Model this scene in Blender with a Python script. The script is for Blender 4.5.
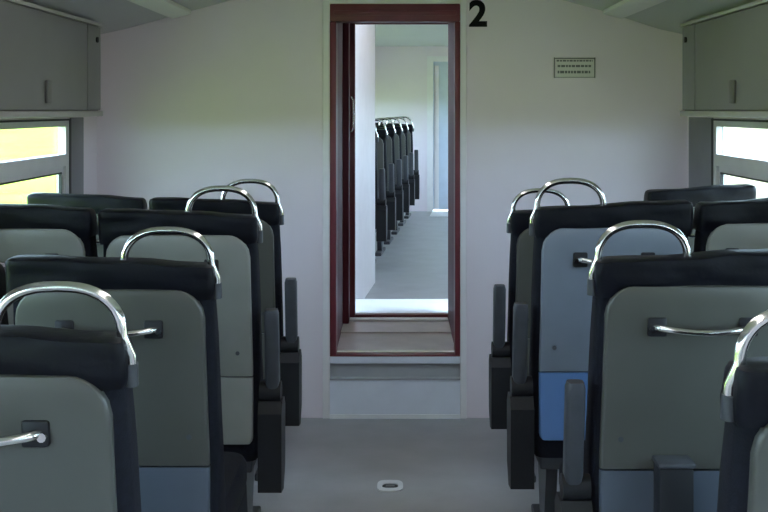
import bpy, bmesh, math, random
from mathutils import Vector, Matrix, noise
random.seed(7)
for o in list(bpy.data.objects): bpy.data.objects.remove(o)
S = bpy.context.scene
C = S.collection

# ------------------------------------------------------------------ camera
EYE = 1.54
cam = bpy.data.cameras.new('camera'); cam_o = bpy.data.objects.new('camera', cam); C.objects.link(cam_o)
cam_o.location = (0, 0, EYE); cam_o.rotation_euler = (math.pi/2, 0, 0)
cam.lens = 36*1100/768; cam.sensor_width = 36; cam.sensor_fit = 'HORIZONTAL'
cam.shift_x = -13/768; cam.shift_y = -146/768; cam.clip_start = 0.05; cam.clip_end = 2000
S.camera = cam_o
# ------------------------------------------------------------------ light
w = bpy.data.worlds.new('sky'); S.world = w; w.use_nodes = True
bg = w.node_tree.nodes['Background']
bg.inputs[0].default_value = (0.54, 0.75, 1.0, 1); bg.inputs[1].default_value = 5.4
sun = bpy.data.lights.new('sun', 'SUN'); sun.energy = 6.0; sun.angle = math.radians(3); sun.color = (1.0, .96, .88)
sun_o = bpy.data.objects.new('sun', sun); C.objects.link(sun_o)
sun_o.rotation_euler = (math.radians(-42), math.radians(8), 0)
FILL = 2.1  # strength of the added fill lamps
vs = S.view_settings
vs.view_transform = 'Standard'; vs.look = 'None'; vs.gamma = 1; vs.use_curve_mapping = False; vs.exposure = 1.62

# ------------------------------------------------------------------ materials
def mat(name, col, rough=.5, metal=0, var=.06, scale=8, bump=0, bscale=60, spec=.5, emit=None, coat=0, stretch=None):
    m = bpy.data.materials.new(name); m.use_nodes = True
    nt = m.node_tree; b = nt.nodes['Principled BSDF']
    b.inputs['Roughness'].default_value = rough; b.inputs['Metallic'].default_value = metal
    b.inputs['Specular IOR Level'].default_value = spec; b.inputs['Coat Weight'].default_value = coat
    tc = nt.nodes.new('ShaderNodeTexCoord'); src = tc.outputs['Object']
    if stretch:
        mp = nt.nodes.new('ShaderNodeMapping'); mp.inputs['Scale'].default_value = stretch
        nt.links.new(src, mp.inputs[0]); src = mp.outputs[0]
    n = nt.nodes.new('ShaderNodeTexNoise'); n.inputs['Scale'].default_value = scale; n.inputs['Detail'].default_value = 4
    nt.links.new(src, n.inputs['Vector'])
    r = nt.nodes.new('ShaderNodeValToRGB')
    r.color_ramp.elements[0].position = .3; r.color_ramp.elements[1].position = .7
    r.color_ramp.elements[0].color = (*[c*(1-var) for c in col], 1)
    r.color_ramp.elements[1].color = (*[min(1, c*(1+var)) for c in col], 1)
    nt.links.new(n.outputs['Fac'], r.inputs[0]); nt.links.new(r.outputs[0], b.inputs['Base Color'])
    if bump:
        n2 = nt.nodes.new('ShaderNodeTexNoise'); n2.inputs['Scale'].default_value = bscale; n2.inputs['Detail'].default_value = 3
        nt.links.new(src, n2.inputs['Vector'])
        bp = nt.nodes.new('ShaderNodeBump'); bp.inputs['Strength'].default_value = bump; bp.inputs['Distance'].default_value = .01
        nt.links.new(n2.outputs['Fac'], bp.inputs['Height']); nt.links.new(bp.outputs[0], b.inputs['Normal'])
    if emit:
        b.inputs['Emission Color'].default_value = (*emit[0], 1); b.inputs['Emission Strength'].default_value = emit[1]
    return m
M = dict(
    wall=mat('wall_paint', (.80, .715, .765), .42, var=.02, scale=3, bump=.03, bscale=9),
    ceil=mat('ceiling_laminate', (.56, .56, .58), .5, var=.02, scale=2),
    bin=mat('bin_laminate', (.23, .23, .235), .5, var=.03, scale=4),
    bintrim=mat('bin_edge_trim', (.42, .415, .42), .4),
    dark=mat('dark_plastic', (.012, .0125, .015), .5, spec=.3),
    slot=mat('latch_plastic', (.17, .17, .17), .5),
    floor=mat('floor_vinyl', (.36, .36, .375), .38, var=.08, scale=5, bump=.03, bscale=40),
    riser=mat('step_sheet', (.74, .76, .84), .4, var=.04),
    tread=mat('step_edge', (.36, .365, .38), .4, var=.05),
    plate=mat('gangway_plate', (.64, .57, .57), .4, var=.12, scale=6, bump=.1),
    sill=mat('sill_metal', (.85, .85, .87), .35, var=.05),
    maroon=mat('maroon_paint', (.15, .026, .036), .4, var=.15, scale=6),
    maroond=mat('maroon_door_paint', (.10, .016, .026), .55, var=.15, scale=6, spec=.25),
    white=mat('casing_white', (.80, .77, .78), .4, var=.03),
    alu=mat('window_aluminium', (.60, .58, .58), .42, 0, var=.05),
    rubber=mat('window_rubber', (.012, .012, .012), .6),
    chrome=mat('polished_chrome', (.78, .77, .74), .14, 1, var=.05, scale=14),
    fabric=mat('navy_fabric', (.005, .0058, .011), .75, var=.35, scale=60, bump=.25, bscale=300, spec=.2),
    leather=mat('black_leatherette', (.0035, .004, .0075), .45, var=.3, scale=9, bump=.25, bscale=22, spec=.18),
    panel=mat('seat_shell_plastic', (.078, .079, .069), .34, var=.06, scale=5, bump=.02, bscale=12),
    metal=mat('frame_steel', (.07, .075, .085), .45, .4, var=.1),
    pad=mat('armrest_pad', (.045, .048, .056), .5, var=.15, scale=20),
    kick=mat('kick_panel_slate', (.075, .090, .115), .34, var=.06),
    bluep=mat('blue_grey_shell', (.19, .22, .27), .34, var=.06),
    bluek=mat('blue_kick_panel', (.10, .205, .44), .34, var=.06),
    strip=mat('ceiling_strip', (.80, .79, .80), .45, var=.02),
    pillar=mat('pillar_cover', (.20, .195, .215), .5, var=.05),
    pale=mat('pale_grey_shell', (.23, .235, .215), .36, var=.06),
    ink=mat('black_ink', (.006, .006, .007), .8, spec=.2),
    notice=mat('notice_plate', (.70, .69, .64), .35, var=.05),
    noteink=mat('notice_ink', (.16, .17, .16), .6),
    ring=mat('floor_plate_white', (.74, .75, .78), .35, var=.05),
    lamp=mat('fill_diffuser', (.8, .8, .8), .5, emit=((1, .94, .95), FILL)),  # glow for the lamps added out of view to brighten the interior
    grass=mat('sunlit_grass', (.19, .265, .042), .9, spec=0, var=.2, scale=.25, bump=.4, bscale=3),
    dry=mat('pale_field', (.20, .19, .12), .9, spec=0, var=.15, scale=.12, bump=.3, bscale=3),
    bluedoor=mat('pale_blue_door', (.60, .67, .78), .4, var=.04),
)
def glass():
    m = bpy.data.materials.new('window_glass'); m.use_nodes = True; nt = m.node_tree
    nt.nodes.remove(nt.nodes['Principled BSDF']); out = nt.nodes['Material Output']
    t = nt.nodes.new('ShaderNodeBsdfTransparent'); t.inputs[0].default_value = (.93, .95, .92, 1)
    g = nt.nodes.new('ShaderNodeBsdfGlossy'); g.inputs['Roughness'].default_value = .03
    lw = nt.nodes.new('ShaderNodeLayerWeight'); lw.inputs[0].default_value = .5
    pw = nt.nodes.new('ShaderNodeMath'); pw.operation = 'POWER'; pw.inputs[1].default_value = 5
    nt.links.new(lw.outputs['Facing'], pw.inputs[0])
    f = nt.nodes.new('ShaderNodeMath'); f.operation = 'MULTIPLY_ADD'; f.inputs[1].default_value = .5; f.inputs[2].default_value = .03
    nt.links.new(pw.outputs[0], f.inputs[0])
    mx = nt.nodes.new('ShaderNodeMixShader')
    nt.links.new(f.outputs[0], mx.inputs[0]); nt.links.new(t.outputs[0], mx.inputs[1]); nt.links.new(g.outputs[0], mx.inputs[2])
    nt.links.new(mx.outputs[0], out.inputs['Surface']); return m
M['glass'] = glass()

# ------------------------------------------------------------------ mesh helpers
def box(bm, a, b, bev=0, seg=2):
    r = bmesh.ops.create_cube(bm, size=1)
    for v in r['verts']:
        v.co = Vector([(a[i]+b[i])/2 + v.co[i]*(b[i]-a[i]) for i in range(3)])
    if bev:
        es = list({e for v in r['verts'] for e in v.link_edges})
        bmesh.ops.bevel(bm, geom=es, offset=bev, segments=seg, affect='EDGES', profile=.5)
def tube(bm, pts, r, n=12, caps=True):
    pts = [Vector(p) for p in pts]; rings = []; up = None
    for i, p in enumerate(pts):
        t = (pts[min(i+1, len(pts)-1)] - pts[max(i-1, 0)]).normalized()
        if up is None:
            up = Vector((0, 1, 0)) if abs(t.y) < .9 else Vector((1, 0, 0))
        x = up - t*up.dot(t); x.normalize(); up = x; y = t.cross(x)
        rings.append([bm.verts.new(p + (x*math.cos(2*math.pi*k/n) + y*math.sin(2*math.pi*k/n))*r) for k in range(n)])
    for a, b in zip(rings, rings[1:]):
        for k in range(n): bm.faces.new((a[k], a[(k+1) % n], b[(k+1) % n], b[k]))
    if caps: bm.faces.new(rings[0][::-1]); bm.faces.new(rings[-1])
def rrect(hw, y0, y1, r, n=4):
    r = min(r, hw*.98, (y1-y0)*.49); out = []
    for cx, cy, a0 in ((hw-r, y1-r, 0), (-hw+r, y1-r, 90), (-hw+r, y0+r, 180), (hw-r, y0+r, 270)):
        for k in range(n+1):
            a = math.radians(a0+90*k/n); out.append((cx+r*math.cos(a), cy+r*math.sin(a)))
    return out
def loft(bm, secs, n=4):            # secs: (z, half width, y0, y1, radius)
    rings = []
    for z, hw, y0, y1, r in secs:
        rings.append([bm.verts.new((x, y, z)) for x, y in rrect(hw, y0, y1, r, n)])
    k = len(rings[0])
    for a, b in zip(rings, rings[1:]):
        for i in range(k): bm.faces.new((a[i], a[(i+1) % k], b[(i+1) % k], b[i]))
    bm.faces.new(rings[0][::-1]); bm.faces.new(rings[-1])
def prism(bm, poly, axis, a, b):    # poly in the other two axes, extruded a..b along axis
    def co(p, t):
        return (t, p[0], p[1]) if axis == 0 else (p[0], t, p[1]) if axis == 1 else (p[0], p[1], t)
    va = [bm.verts.new(co(p, a)) for p in poly]; vb = [bm.verts.new(co(p, b)) for p in poly]
    n = len(poly)
    for i in range(n): bm.faces.new((va[i], va[(i+1) % n], vb[(i+1) % n], vb[i]))
    bm.faces.new(va[::-1]); bm.faces.new(vb)
def mesh(name, bm, m, smooth=True, ang=38):
    bmesh.ops.recalc_face_normals(bm, faces=bm.faces)
    me = bpy.data.meshes.new(name); bm.to_mesh(me); bm.free()
    me.materials.append(M[m])
    if smooth:
        me.set_sharp_from_angle(angle=math.radians(ang))
    return me
def link(name, me, parent=None):
    o = bpy.data.objects.new(name, me); C.objects.link(o)
    if parent: o.parent = parent
    return o
def obj(name, build, m, parent=None, smooth=True):
    bm = bmesh.new(); build(bm); me = mesh(name, bm, m, smooth)
    if smooth:
        for p in me.polygons: p.use_smooth = True
    return link(name, me, parent)
def tag(o, label, cat, group=None):
    o['label'] = label; o['category'] = cat
    if group: o['group'] = group
    return o
def empty(name, loc=(0, 0, 0), rz=0, parent=None):
    o = bpy.data.objects.new(name, None); C.objects.link(o); o.location = loc; o.rotation_euler = (0, 0, rz)
    o.empty_display_size = .1; o.parent = parent
    return o
def struct(name, build, m, label=None, cat=None, parent=None, smooth=False):
    o = obj(name, build, m, parent, smooth)
    if not parent:
        o['kind'] = 'structure'
        if label: tag(o, label, cat)
    return o
def boxes(*bs, bev=0):
    def f(bm):
        for a, b in bs: box(bm, a, b, bev)
    return f

# ------------------------------------------------------------------ the carriage shell
YB, YE = -4.2, 5.5          # back end behind the camera, end wall
HW = 1.50                   # half width inside, green field side
HR = 1.45                   # the same on the pale field side
def hwid(sx): return HW if sx < 0 else HR
struct('floor', boxes(((-HW-.08, YB, -.08), (HR+.08, YE+.06, 0))), 'floor', 'grey vinyl carriage floor of the aisle', 'floor')
# ceiling: vaulted section
SEC = [(-HW-.02, 1.91), (-1.36, 1.945), (-1.05, 2.03), (-.6, 2.15), (-.2, 2.20), (.2, 2.20), (.6, 2.15), (1.05, 2.03), (1.31, 1.945), (HR+.02, 1.91)]
struct('ceiling', lambda bm: prism(bm, SEC + [(x, z+.06) for x, z in SEC[::-1]], 1, YB, YE+.06), 'ceil', 'pale vaulted carriage ceiling', 'ceiling', smooth=True)
# end wall with the doorway, step included below
DL, DR, DB, DT = -.335, .315, .315, 2.07
struct('wall_end', boxes(((-HW-.08, YE, 0), (DL, YE+.06, 2.30)), ((DR, YE, 0), (HR+.08, YE+.06, 2.30)), ((DL, YE, DT), (DR, YE+.06, 2.30))),
       'wall', 'off-white end wall around the maroon gangway doorway', 'wall')
struct('wall_back', boxes(((-HW-.08, YB-.06, 0), (HR+.08, YB, 2.30))), 'wall', 'off-white wall closing the other end of the carriage', 'wall')
# side walls with window openings
WZ0, WZ1 = .82, 1.50
def wins(far): return [(far-1.45-k*1.85, far-k*1.85) for k in range(5)]
WL, WR = wins(5.02), wins(5.03)
def side_wall(sx, ws):
    def f(bm):
        a, b = sorted((sx*hwid(sx), sx*(hwid(sx)+.022)))
        box(bm, (a, YB, 0), (b, YE, WZ0)); box(bm, (a, YB, WZ1), (b, YE, 2.0))
        edges = [YE] + [v for y0, y1 in ws for v in (y1, y0)] + [YB]
        for i in range(0, len(edges), 2):
            if edges[i]-edges[i+1] > .01: box(bm, (a, edges[i+1], WZ0), (b, edges[i], WZ1))
    return f
struct('wall_left', side_wall(-1, WL), 'wall', 'off-white side wall with the windows over the green field', 'wall')
struct('wall_right', side_wall(1, WR), 'wall', 'off-white side wall with the windows over the pale field', 'wall')
wn = 0
def window(sx, y0, y1):
    global wn; wn += 1
    w_ = empty('window_%d' % wn, (sx*hwid(sx), (y0+y1)/2, WZ0)); w_['kind'] = 'structure'
    tag(w_, 'aluminium sliding window with upper and lower pane over the %s' % ('green field' if sx < 0 else 'pale field'), 'window')
    L = (y1-y0)/2; H = WZ1-WZ0
    def X(a, b): return sorted((sx*a, sx*b))
    def bx(items, bev=0):
        return boxes(*[((X(a, b)[0], c, e), (X(a, b)[1], d, f)) for a, b, c, d, e, f in items], bev=bev)
    obj('rubber_seal', bx([(-.014, .02, -L, -L+.03, 0, H), (-.014, .02, L-.03, L, 0, H), (-.014, .02, -L, L, H-.008, H), (-.014, .02, -L, L, 0, .01)]), 'rubber', w_, False)
    l = L-.03
    obj('frame', bx([(-.012, .022, -l, -l+.045, .01, H-.008), (-.012, .022, l-.045, l, .01, H-.008), (-.012, .022, -l+.045, l-.045, H-.034, H-.008), (-.012, .022, -l+.045, l-.045, .01, .05)]), 'alu', w_, False)
    r0 = 1.29-WZ0
    obj('middle_rail', bx([(-.018, .022, -l+.045, l-.045, r0, r0+.052)]), 'alu', w_, False)
    obj('sash', bx([(.0, .02, -l+.045, -l+.075, .05, r0), (.0, .02, l-.075, l-.045, .05, r0), (.0, .02, -l+.075, l-.075, r0-.028, r0), (.0, .02, -l+.075, l-.075, .05, .08)]), 'alu', w_, False)
    obj('sash_seal', bx([(-.003, .01, -l+.075, -l+.081, .08, r0-.028), (-.003, .01, l-.081, l-.075, .08, r0-.028), (-.003, .01, -l+.081, l-.081, r0-.035, r0-.028)]), 'rubber', w_, False)
    obj('upper_pane', bx([(.014, .019, -l+.045, l-.045, r0+.052, H-.034)]), 'glass', w_, False)
    obj('lower_pane', bx([(.008, .013, -l+.075, l-.075, .08, r0-.028)]), 'glass', w_, False)
for y0, y1 in WL: window(-1, y0, y1)
for y0, y1 in WR: window(1, y0, y1)

# overhead luggage bins (each cabinet its own thing)
def luggage_bin(sx, y0, y1, label):
    bx_ = hwid(sx)-.14; r = empty('luggage_bin', (sx*bx_, y0, 1.52)); tag(r, label, 'luggage bin', 'overhead luggage bins')
    L = y1-y0; d = .12
    def f(bm): box(bm, tuple(min(p) for p in ((0, sx*d), (0, 0), (0, 0))), (max(0, sx*d), L, .405))
    obj('body', f, 'bin', r, False)
    a, b = sorted((0, -sx*.012))
    obj('door', boxes(((a, .03, .02), (b, L-.22, .395)), bev=.004), 'bin', r)
    obj('end_post', boxes(((a, L-.205, .02), (b, L-.004, .395)), bev=.004), 'bin', r)
    a, b = sorted((.0, -sx*.022))
    obj('bottom_lip', boxes(((a, 0, -.008), (b, L, .016)), bev=.004), 'bintrim', r)
    obj('top_lip', boxes(((a, 0, .397), (b, L, .412)), bev=.003), 'bintrim', r)
    a, b = sorted((-sx*.012, -sx*.024))
    lt = obj('latch', boxes(((a, L-.80, .045), (b, L-.745, .135)), bev=.005), 'slot', r)
    obj('keyhole', lambda bm: tube(bm, [(-sx*.011, L-.075, .335), (-sx*.020, L-.075, .335)], .013), 'dark', r)
    return r
for k in range(5):
    y1 = 5.01-k*1.85
    place = ('beside the end wall', 'second from the end wall', 'third from the end wall', 'fourth from the end wall', 'fifth from the end wall')[k]
    luggage_bin(-1, y1-1.845, y1, 'grey closed overhead luggage bin above the green field windows, ' + place)
    luggage_bin(1, y1-1.845, y1, 'grey closed overhead luggage bin above the pale field windows, ' + place)
# pale strips along both edges of the ceiling, and unseen fill lamps added along its middle
for n_, sx in ((5, -1), (6, 1)):
    o = struct('trim_%d' % n_, boxes(((-.05, YB+.02, -.020), (.05, 5.42, .004)), bev=.005), 'strip', 'pale ceiling strip above the %s side' % ('green field' if sx < 0 else 'pale field'), 'trim', smooth=True)
    o.location = (sx*1.065, 0, 2.02); o.rotation_euler = (0, sx*math.radians(14.5), 0)
for n_, sx, y1 in ((3, -1, 5.24), (4, 1, 5.44)):
    a, b = sorted((sx*hwid(sx), sx*(hwid(sx)-.008)))
    struct('trim_%d' % n_, boxes(((a, 5.036, .5), (b, y1, 1.505)), bev=.003), 'pillar', 'dark grey pillar cover beside the %s window at the end wall' % ('green field' if sx < 0 else 'pale field'), 'trim', smooth=True)
for k in range(5):  # added lamps above the view, brightening the carriage
    r = empty('fill_lamp', (0, 3.0-k*1.6, 2.20)); tag(r, 'added unseen fill lamp above the aisle, %s from the end wall' % ('first', 'second', 'third', 'fourth', 'fifth')[k], 'fill lamp', 'added aisle fill lamps')
    obj('housing', boxes(((-.13, 0, -.014), (.13, 1.3, .006)), bev=.004), 'white', r)
    obj('diffuser', boxes(((-.10, .02, -.045), (.10, 1.28, -.013)), bev=.012), 'lamp', r)

# ------------------------------------------------------------------ doorway and step
FR = .03
d1 = empty('door_1', ((DL+DR)/2, YE, DB)); d1['kind'] = 'structure'
tag(d1, 'maroon painted gangway door frame in the end wall', 'door frame')
cx = (DL+DR)/2; hw = (DR-DL)/2; hh = DT-DB
obj('lintel', boxes(((-hw, -.018, hh-.088), (hw, .10, hh)), bev=.006), 'maroon', d1)
obj('lintel_lip', boxes(((-hw+.02, -.026, hh-.058), (hw-.02, -.018, hh-.034)), bev=.003), 'maroon', d1)
obj('jamb', boxes(((-hw, -.018, 0), (-hw+.032, .10, hh-.088)), bev=.005), 'maroon', d1)
obj('jamb', boxes(((hw-.026, -.018, 0), (hw, .10, hh-.088)), bev=.005), 'maroon', d1)
obj('threshold', boxes(((-hw, -.020, -.004), (hw, .05, .005)), bev=.004), 'maroon', d1)
def casing(bm):
    t = .036; y0, y1 = YE-.014, YE
    box(bm, (DL-t, y0, 0), (DL, y1, DT+.02), .003); box(bm, (DR, y0, 0), (DR+t-.004, y1, DT+.02), .003); box(bm, (DL, y0, DT), (DR, y1, DT+.02), .003)
struct('trim_1', casing, 'white', 'white casing strips around the maroon doorway', 'trim')
st = empty('step', (cx, YE, 0)); st['kind'] = 'structure'; tag(st, 'two-stage grey step below the maroon doorway', 'step')
obj('lower_riser', boxes(((-hw, -.02, 0), (hw, .06, .195))), 'riser', st, False)
obj('kick_strip', boxes(((-hw, -.026, .004), (hw, -.02, .024))), 'sill', st, False)
obj('nosing', boxes(((-hw, -.026, .195), (hw, .06, .205)), bev=.002), 'tread', st)
obj('upper_riser', boxes(((-hw, .004, .205), (hw, .06, DB-.04))), 'tread', st, False)
obj('upper_nosing', boxes(((-hw, -.016, DB-.04), (hw, .06, DB-.004)), bev=.003), 'riser', st)
# gangway tunnel
YG = 6.40
gw = empty('gangway', (0, YE+.10, DB)); gw['kind'] = 'structure'; tag(gw, 'short maroon gangway passage between the carriages', 'passage')
L = YG-YE-.10
obj('side_panel', boxes(((DL-.03, 0, 0), (DL+.028, L, 1.76))), 'maroond', gw, False)
obj('side_panel', boxes(((DR-.018, 0, 0), (DR+.03, L, 1.76))), 'maroond', gw, False)
obj('roof_panel', boxes(((DL-.03, 0, 1.74), (DR+.03, L, 1.80))), 'white', gw, False)
obj('floor_plate', boxes(((DL-.03, -.01, -.03), (DR+.03, L*.55, .002))), 'plate', gw, False)
obj('floor_plate', boxes(((DL-.03, L*.53, -.03), (DR+.03, L, .010))), 'plate', gw, False)
obj('cover_strip', boxes(((DL+.03, L*.9, .010), (DR-.02, L*.985, .022)), bev=.004), 'sill', gw)
# the inner frame with the half open sliding leaf
d2 = empty('door_2', (0, YG, DB)); d2['kind'] = 'structure'; tag(d2, 'maroon inner door frame of the next carriage with sliding leaf', 'door frame')
obj('jamb', boxes(((DL-.03, 0, 0), (-.244, .05, 1.76)), bev=.005), 'maroon', d2)
obj('jamb', boxes(((.302, 0, 0), (DR+.03, .05, 1.76)), bev=.004), 'maroon', d2)
obj('bottom_rail', boxes(((-.244, 0, 0), (.302, .05, .035)), bev=.004), 'maroon', d2)
obj('lintel', boxes(((-.244, 0, 1.725), (.302, .05, 1.76)), bev=.004), 'maroon', d2)
lf = obj('sliding_leaf', boxes(((DL-.03, -.16, .012), (DL+.062, -.02, 1.738)), bev=.006), 'maroond', d2)
obj('pull_handle', lambda bm: tube(bm, [(DL+.072, -.13, 1.10), (DL+.085, -.13, 1.12), (DL+.085, -.13, 1.28), (DL+.072, -.13, 1.30)], .007), 'chrome', lf)

# ------------------------------------------------------------------ writing on the end wall
def text_mesh(body, size, m, name, bold=0):
    cu = bpy.data.curves.new(name, 'FONT'); cu.body = body; cu.size = size; cu.extrude = .001; cu.offset = bold
    cu.align_x = 'CENTER'; cu.align_y = 'CENTER'
    t = bpy.data.objects.new(name, cu); C.objects.link(t)
    me = bpy.data.meshes.new_from_object(t.evaluated_get(bpy.context.evaluated_depsgraph_get()))
    bpy.data.objects.remove(t); me.materials.clear(); me.materials.append(M[m]); me.name = name
    return me
bpy.context.view_layer.update()
num = link('number_sign', text_mesh('2', .178, 'ink', 'number_sign', .006))
num.location = (.405, YE-.0012, 2.015); num.rotation_euler = (math.pi/2, 0, 0); num.scale = (1.02, 1, 1)
tag(num, 'bold black numeral 2 on the end wall beside the door', 'number')
nt_ = empty('notice_plate', (.887, YE, 1.70)); tag(nt_, 'small framed notice plate with dark lines of print on end wall', 'sign')
obj('plate', boxes(((-.105, -.006, 0), (.105, 0, .103)), bev=.002), 'notice', nt_)
obj('border', boxes(((-.103, -.009, .0), (-.098, -.006, .102)), ((.098, -.009, .0), (.103, -.006, .102)), ((-.098, -.009, .095), (.098, -.006, .1)), ((-.098, -.009, .002), (.098, -.006, .005))), 'slot', nt_, False)
for z, x0, x1, hgt in ((.082, -.09, .09, .008), (.054, -.085, .082, .011), (.023, -.085, .078, .013)):
    def line(bm):
        x = x0
        while x < x1:
            wd = random.uniform(.008, .022); box(bm, (x, -.0075, z), (min(x+wd, x1), -.006, z+hgt)); x += wd+.004
    obj('print_line', line, 'noteink', nt_, False)

# floor plate in the aisle
fp = empty('floor_hatch_ring', (-.028, 4.50, 0)); tag(fp, 'small white metal floor ring with dark centre in the aisle', 'floor plate')
def ring(bm):
    n = 24; R = lambda k, a, b: (a*math.copysign(abs(math.cos(k))**.6, math.cos(k)), b*math.copysign(abs(math.sin(k))**.6, math.sin(k)))
    lv = []
    for a, b, z in ((.053, .066, 0), (.053, .066, .005), (.034, .030, .005), (.032, .028, .001)):
        lv.append([bm.verts.new((*R(2*math.pi*k/n, a, b), z)) for k in range(n)])
    for p, q in zip(lv, lv[1:]):
        for k in range(n): bm.faces.new((p[k], p[(k+1) % n], q[(k+1) % n], q[k]))
obj('rim', ring, 'ring', fp)
obj('recess', lambda bm: prism(bm, [(.034*math.cos(2*math.pi*k/24), .031*math.sin(2*math.pi*k/24)) for k in range(24)], 2, 0, .0015), 'dark', fp)
obj('latch_bar', boxes(((-.018, -.011, .0015), (.018, .011, .004)), bev=.001), 'slot', fp)

# ------------------------------------------------------------------ seats
REAR = [(1.165, .0), (1.06, .012), (.95, .030), (.80, .058), (.62, .098), (.40, .088), (.34, .090)]
def rear(z):
    for (za, ya), (zb, yb) in zip(REAR, REAR[1:]):
        if z >= zb: 
            t = (z-zb)/(za-zb); return yb+(ya-yb)*t
    return REAR[-1][1]
FRONT = [(1.165, .075), (1.06, .125), (.95, .150), (.80, .175), (.62, .225), (.46, .26), (.34, .25)]
def front(z):
    for (za, ya), (zb, yb) in zip(FRONT, FRONT[1:]):
        if z >= zb:
            t = (z-zb)/(za-zb); return yb+(ya-yb)*t
    return FRONT[-1][1]
cache = {}
def part(key, name, m, build, parent, smooth=True, wrinkle=0):
    if key not in cache:
        bm = bmesh.new(); build(bm)
        if wrinkle:
            for v in bm.verts:
                n = noise.noise(Vector((v.co.x*7, v.co.y*9, v.co.z*26)))*wrinkle
                v.co.y += n*.8; v.co.z += n*.7
        me = mesh(name, bm, m, smooth)
        if smooth:
            for p in me.polygons: p.use_smooth = True
        cache[key] = me
    return link(name, cache[key], parent)
def seat(name, loc, W, ax, label, group, zs=1.0, rz=0, handle=True, arm=True, armdown=False, litter=False, shell='panel', kick='panel', rail=True, parent=None):
    """ax: +1 when the aisle is on the seat's +X side. The backrest's rear top edge is at local y = 0, the sitter looks along +Y."""
    r = empty(name, loc, rz); r.scale = (1, 1, zs); tag(r, label, 'train seat', group)
    h = W/2; k = (round(W, 3), ax)
    def back(bm):
        zz = [.34, .37, .42, .5, .58, .66, .75, .85, .95, 1.05, 1.10]
        sec = [(z, h-(.012 if z < .36 else 0)-.006*max(0, (z-.9)/.2), rear(z)+.004, front(z), .035) for z in zz]
        loft(bm, sec)
    part(('back', k), 'backrest', 'fabric', back, r)
    def cover(bm):
        # soft cap over the head of the backrest, many columns so that it can crease
        secs = []
        for z, dx, g in ((1.06, -.001, .003), (1.075, .002, .007), (1.09, .003, .009), (1.105, .003, .010), (1.12, .003, .010), (1.135, .003, .010), (1.150, .002, .009), (1.160, -.001, .005), (1.165, -.008, -.004)):
            secs.append((z, h+dx, rear(z)-g, front(z)+g*.6, .018))
        loft(bm, secs, 5)
        es = [e for e in bm.edges if abs(e.verts[0].co.x-e.verts[1].co.x) > .2]
        bmesh.ops.subdivide_edges(bm, edges=es, cuts=16, use_grid_fill=True)
        for v in bm.verts: v.co.z += (-ax*v.co.x/h*.012-.006)*min(1, max(0, (v.co.z-1.08)/.07))
    hc = part(('cover', k), 'head_cover', 'leather', cover, r, wrinkle=.010)
    def panel(bm, lo):
        ph = h-.022; zt, zb, rt, rb = 1.09, .40, .075, .02; secs = []
        zz = [zt-rt+rt*math.sin(math.radians(a)) for a in (90, 84, 74, 62, 50, 36, 20, 0)]
        zz = sorted(set(zz + [.95, .9, .8, .72, .64, .625, .615, .60, .5, .44, zb+rb, zb+rb*.5, zb+rb*.15, zb]))
        zz = [z for z in zz if z <= .612] + [.616] if lo else [.621] + [z for z in zz if z >= .624]
        for z in zz:
            x = ph
            if z > zt-rt: x = ph-rt+math.sqrt(max(0, rt*rt-(z-zt+rt)**2))
            if z < zb+rb: x = ph-rb+math.sqrt(max(0, rb*rb-(zb+rb-z)**2))
            e = .010 if (z >= zt-.0005 or z <= zb+.0005) else 0.0
            y = rear(z)
            secs.append((z, x-e*.4, y-.016+e, y+.02, .008))
        loft(bm, secs, 3)
    pn = part(('panel', k, shell), 'back_panel', shell, lambda bm: panel(bm, False), r)
    part(('kick', k, kick), 'kick_panel', kick, lambda bm: panel(bm, True), r)
    for sx in (-1, 1):
        part(('screw', k, sx), 'screw', 'metal', lambda bm: tube(bm, [(sx*(h-.07), rear(.70)-.018, .70), (sx*(h-.07), rear(.70), .70)], .007, 10), pn)
    if rail:
        for sx in (-1, 1):
            part(('rp', k, sx), 'rail_mount', 'dark', lambda bm: box(bm, (sx*.112-.024, rear(.985)-.026, .965), (sx*.112+.024, rear(.985)-.004, 1.012), .006), r)
        def bar(bm):
            y = rear(.985); pts = [(-.118, y-.02, .99), (-.112, y-.040, .99)]
            for q in range(9):
                t = q/8; pts.append((-.105+.21*t, y-.046-.016*math.sin(math.pi*t), .99-.008*math.sin(math.pi*t)))
            pts += [(.112, y-.040, .99), (.118, y-.02, .99)]
            tube(bm, pts, .0085, 10)
        rb_ = part(('bar', k), 'grab_rail', 'chrome', bar, r)
        for sx in (-1, 1):
            part(('rk', k, sx), 'bolt', 'chrome', lambda bm: tube(bm, [(sx*.126, rear(.985)-.034, .985), (sx*.126, rear(.985)-.022, .985)], .008, 10), rb_)
    if handle:
        def arch(bm):
            w_, hh_, y = .222, .088, .036; xo = h-.008; x1 = ax*(h+.006); pts = [(x1, y+.012, 1.075), (x1, y+.004, 1.115)]
            for q in range(25):
                a = math.pi*q/24; c, s_ = math.cos(a), math.sin(a)
                u = math.copysign(abs(c)**.8, c)
                pts.append((ax*(xo-w_/2+u*w_/2), y-.006*s_, 1.155+hh_*s_**.85-.008))
            pts += [(ax*(xo-w_), y, 1.13)]
            tube(bm, pts, .0098, 12)
        hd = part(('arch', k), 'top_handle', 'chrome', arch, r)
        part(('hs', k), 'handle_socket', 'metal', lambda bm: tube(bm, [(ax*(h+.004), .049, 1.06), (ax*(h+.004), .044, 1.10)], .0135, 10), hd)
    # seat cushion and underframe
    def cush(bm):
        for_ = [(.35, h-.02, .17, .66, .05), (.365, h-.004, .15, .685, .06), (.40, h, .14, .70, .06), (.445, h, .14, .70, .06), (.468, h-.01, .15, .69, .06), (.478, h-.04, .18, .66, .06)]
        loft(bm, for_, 5)
    part(('cush', k), 'seat_cushion', 'fabric', cush, r)
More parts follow.
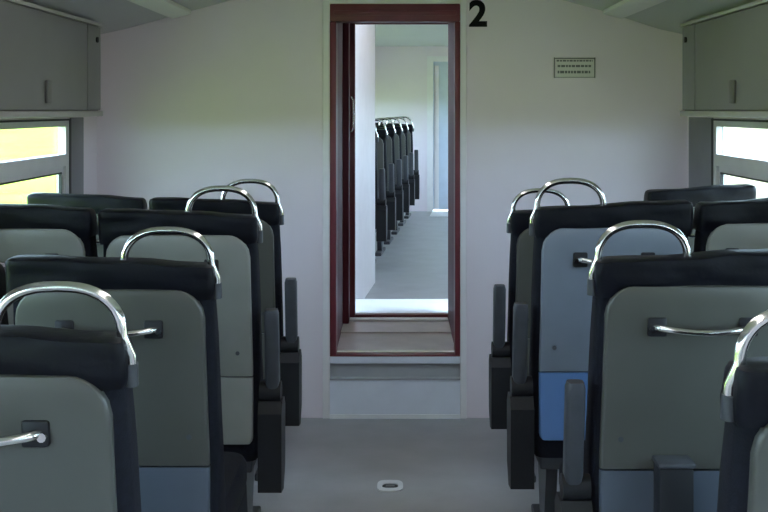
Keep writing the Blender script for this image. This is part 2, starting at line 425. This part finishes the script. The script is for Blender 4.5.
    part(('base', k), 'seat_frame', 'metal', boxes(((-h+.03, .13, .29), (h-.03, .62, .352)), bev=.008), r)
    for sx in (-1, 1):
        def leg(bm):
            x = sx*(h-.085)
            prism(bm, [(.22, .29), (.48, .29), (.40, .03), (.30, .03)], 0, x-.02, x+.02)
            box(bm, (x-.03, .14, 0), (x+.03, .58, .03), .006)
        part(('leg', k, sx), 'leg', 'metal', leg, r, False)
    if arm:
        xa, xb = ax*(h+.018), ax*(h+.066); x0, x1 = min(xa, xb), max(xa, xb)
        a_ = empty_part = part(('bracket', k), 'armrest_bracket', 'dark', lambda bm: prism(bm, [(.075, .245), (.15, .235), (.20, .30), (.205, .50), (.17, .535), (.10, .535), (.072, .50)], 0, min(ax*(h-.004), ax*(h+.076)), max(ax*(h-.004), ax*(h+.076))), r)
        if armdown:
            part(('armd', k), 'armrest', 'pad', lambda bm: box(bm, (x0, .10, .565), (x1, .43, .62), .014, 3), r)
        else:
            part(('arm', k), 'armrest', 'pad', lambda bm: loft_shift(bm, x0, x1), r)
        part(('pivot', k), 'armrest_pivot', 'dark', lambda bm: tube(bm, [(ax*(h-.002), .125, .562), (ax*(h+.07), .125, .562)], .034, 18), r)
    if litter:
        lb = part(('litter', k), 'litter_box', 'dark', lambda bm: box(bm, (-.105, rear(.5)-.085, .33), (-.02, rear(.5)-.014, .645), .006), r)
        part(('lid', k), 'lid', 'pad', lambda bm: box(bm, (-.109, rear(.5)-.09, .645), (-.016, rear(.5)-.012, .658), .004), lb)
    return r
def loft_shift(bm, x0, x1):
    # raised armrest: flat pad standing up along the backrest
    c = (x0+x1)/2; hw_ = (x1-x0)/2; n0 = len(bm.verts)
    secs = []
    for z, s_ in ((.575, .8), (.60, 1), (.70, 1), (.79, 1), (.825, 1), (.84, .85)):
        y = .12-(z-.56)*.16
        secs.append((z, hw_*s_, y-.028*s_, y+.028*s_, .012))
    loft(bm, secs, 3)
    for v in bm.verts: v.co.x += c

ROWN = ['first', 'second', 'third', 'last']
GA = 'aisle seats with chrome top handles'
# (side, y, aisle edge, z scale)
spec = {-1: [(1.87, .468, 1.0), (2.76, .464, 1.0), (3.62, .464, 1.036), (4.42, .476, 1.014)],
        1: [(1.66, .520, 1.0), (2.70, .492, 1.018), (3.64, .460, 1.056), (4.40, .460, .985)]}
for sx, rows in spec.items():
    side = 'green field' if sx < 0 else 'pale field'
    for i, (y, e, zs) in enumerate(rows):
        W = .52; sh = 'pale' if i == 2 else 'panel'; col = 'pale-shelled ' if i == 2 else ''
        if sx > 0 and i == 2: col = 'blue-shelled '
        d = ['fourth row from end wall', 'third row from end wall', 'second row from end wall', 'row beside end wall'][i]
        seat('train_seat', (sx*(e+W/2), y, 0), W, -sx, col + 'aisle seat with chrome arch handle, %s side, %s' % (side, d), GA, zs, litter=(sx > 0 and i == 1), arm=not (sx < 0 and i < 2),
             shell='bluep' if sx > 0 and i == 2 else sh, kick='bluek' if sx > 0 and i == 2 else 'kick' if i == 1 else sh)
        if True:
            e2 = e+W+.028; W2 = hwid(sx)-.012-e2
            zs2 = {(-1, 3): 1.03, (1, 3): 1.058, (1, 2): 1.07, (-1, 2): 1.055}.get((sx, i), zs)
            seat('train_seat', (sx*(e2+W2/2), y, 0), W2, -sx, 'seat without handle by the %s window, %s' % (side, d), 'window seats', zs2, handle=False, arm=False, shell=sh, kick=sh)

# ------------------------------------------------------------------ the next carriage, turned slightly on the curve
NX = Vector((0, YG+.05, 0)); SL = .083; YAW = -math.atan(SL); NZ = .22
R2 = Matrix.Rotation(YAW, 4, 'Z')
EX = -.375                         # aisle edge of its seats at the gangway
def nloc(x, y, z=0): return R2 @ Vector((x, y, 0)) + Vector((0, NX.y, NZ+z))
def nstruct(name, build, m, label, cat):
    o = struct(name, build, m, label, cat); o.location = nloc(0, 0); o.rotation_euler = (0, 0, YAW); return o
LEN = 7.9
xl, xr = EX-1.05, EX+.95+1.05
nstruct('floor_next', boxes(((xl, .02, -.06), (xr, LEN+1.6, 0))), 'floor', 'grey floor of the next carriage beyond the gangway', 'floor')
nstruct('ceiling_next', boxes(((xl, .02, 2.15), (xr, LEN+1.6, 2.2))), 'ceil', 'pale ceiling of the next carriage', 'ceiling')
NW = [(2.3+1.4*k, 3.4+1.4*k) for k in range(4)]
def nside(x0, x1):
    def f(bm):
        box(bm, (x0, .02, 0), (x1, LEN+1.6, .8)); box(bm, (x0, .02, 1.5), (x1, LEN+1.6, 2.15))
        ys = [.02] + [v for p in NW for v in p] + [LEN+1.6]
        for a, b in zip(ys[::2], ys[1::2]): box(bm, (x0, a, .8), (x1, b, 1.5))
    return f
nstruct('wall_next_left', nside(xl-.06, xl), 'wall', 'side wall with windows of the next carriage, behind its seats', 'wall')
nstruct('wall_next_right', nside(xr, xr+.06), 'wall', 'side wall with windows of the next carriage, opposite its seats', 'wall')
nstruct('wall_vestibule', boxes(((EX+.02-.05, .12, 0), (EX+.045, 1.95, 2.15))), 'white', 'pale vestibule wall just inside the next carriage', 'wall')
nstruct('wall_next_front', boxes(((xl, .04, 0), (EX-.035, .10, 2.15)), ((EX+.95, .10, 0), (xr, .16, 2.15))), 'white', 'pale front wall of the next carriage', 'wall')
sl = struct('sill_next', lambda bm: prism(bm, [(YG+.055, .22), (YG+.36, .22), (YG+.36, .376), (YG+.34, .382), (YG+.055, .35)], 0, -.27, .33), 'sill', 'white ramped sill plate at the next carriage entrance', 'sill')
dx0, dx1 = EX+.475-.33, EX+.475+.33
nstruct('wall_next_end', boxes(((xl, LEN, 0), (dx0, LEN+.06, 2.15)), ((dx1, LEN, 0), (xr, LEN+.06, 2.15)), ((dx0, LEN, 1.98), (dx1, LEN+.06, 2.15))), 'wall', 'far end wall of the next carriage', 'wall')
def fcase(bm):
    box(bm, (dx0-.03, LEN-.02, 0), (dx0+.05, LEN, 2.02)); box(bm, (dx1-.05, LEN-.02, 0), (dx1+.03, LEN, 2.02)); box(bm, (dx0+.05, LEN-.02, 1.95), (dx1-.05, LEN, 2.02))
nstruct('trim_2', fcase, 'white', 'white casing of the far doorway in the next carriage', 'trim')
fd = empty('door_3', nloc(0, LEN+.03), YAW); fd['kind'] = 'structure'; tag(fd, 'pale blue far door of the next carriage', 'door')
obj('leaf', boxes(((dx0, .0, .02), (dx1, .03, 1.97)), bev=.004), 'bluedoor', fd)
obj('leaf_edge_strip', boxes(((dx0+.06, -.012, .02), (dx0+.12, 0, 1.90)), bev=.003), 'white', fd)
nstruct('floor_patch', boxes(((dx0+.04, LEN-.75, 0), (dx1, LEN-.05, .01))), 'sill', 'thin pale patch on the floor before the far door', 'floor plate')  # thin pale slab lying on the floor
# windows of the next carriage
for k, (a, b) in enumerate(NW):
    for x, sgn, s2 in ((xl, -1, 'behind its seats'), (xr, 1, 'opposite its seats')):
        wn += 1; q = nloc(x, (a+b)/2, .8); w_ = empty('window_%d' % wn, q, YAW); w_['kind'] = 'structure'
        tag(w_, 'plain window of the next carriage, %s, %s from gangway' % (s2, ('first', 'second', 'third', 'fourth')[k]), 'window')
        l = (b-a)/2
        obj('frame', boxes(((-.03, -l, 0), (.03, -l+.04, .7)), ((-.03, l-.04, 0), (.03, l, .7)), ((-.03, -l+.04, .66), (.03, l-.04, .7)), ((-.03, -l+.04, 0), (.03, l-.04, .04)), ((-.03, -l+.04, .45), (.03, l-.04, .49))), 'alu', w_, False)
        obj('pane', boxes(((-.003, -l+.04, .04), (.003, l-.04, .45)), ((-.003, -l+.04, .49), (.003, l-.04, .66))), 'glass', w_, False)
for k in range(6):
    y = 2.45+.86*k
    o = seat('train_seat', nloc(EX-.26, y), .52, 1, 'navy seat in next carriage, %s from the gangway door' % ('first', 'second', 'third', 'fourth', 'fifth', 'sixth')[k], 'seats of the next carriage', 1.0, YAW, rail=(k < 3))
for k, y in enumerate((.3, 3.4, 5.6)):  # added lamps, hidden from the camera, brightening the next carriage and its entrance
    q = nloc(EX+(.475 if k == 0 else 1.45), y, 2.14); r = empty('fill_lamp', q, YAW); tag(r, 'added unseen fill lamp of the next carriage, %s from the gangway' % ('first', 'second', 'third')[k], 'fill lamp', 'added next carriage fill lamps')
    obj('housing', boxes(((-.07, 0, -.01), (.07, 1.4, .008)), bev=.004), 'white', r)
    obj('diffuser', boxes(((-.05, .02, -.035), (.05, 1.38, -.009)), bev=.01), 'lamp', r)

# ------------------------------------------------------------------ outside
def field(x0, x1):
    def f(bm):
        nx, ny = 24, 40; g = {}
        for i in range(nx+1):
            for j in range(ny+1):
                x = x0+(x1-x0)*(i/nx)**2; y = -120+(1000)*(j/ny)
                g[i, j] = bm.verts.new((x, y, -1.25+noise.noise(Vector((x*.05, y*.02, 3)))*.12))
        for i in range(nx):
            for j in range(ny): bm.faces.new((g[i, j], g[i+1, j], g[i+1, j+1], g[i, j+1]))
    return f
g1 = struct('ground_green', field(0, -400), 'grass', 'sunlit yellow-green grass field outside the windows', 'field', smooth=True)
g2 = struct('ground_pale', field(0, 400), 'dry', 'pale dry field outside the opposite windows', 'field', smooth=True)
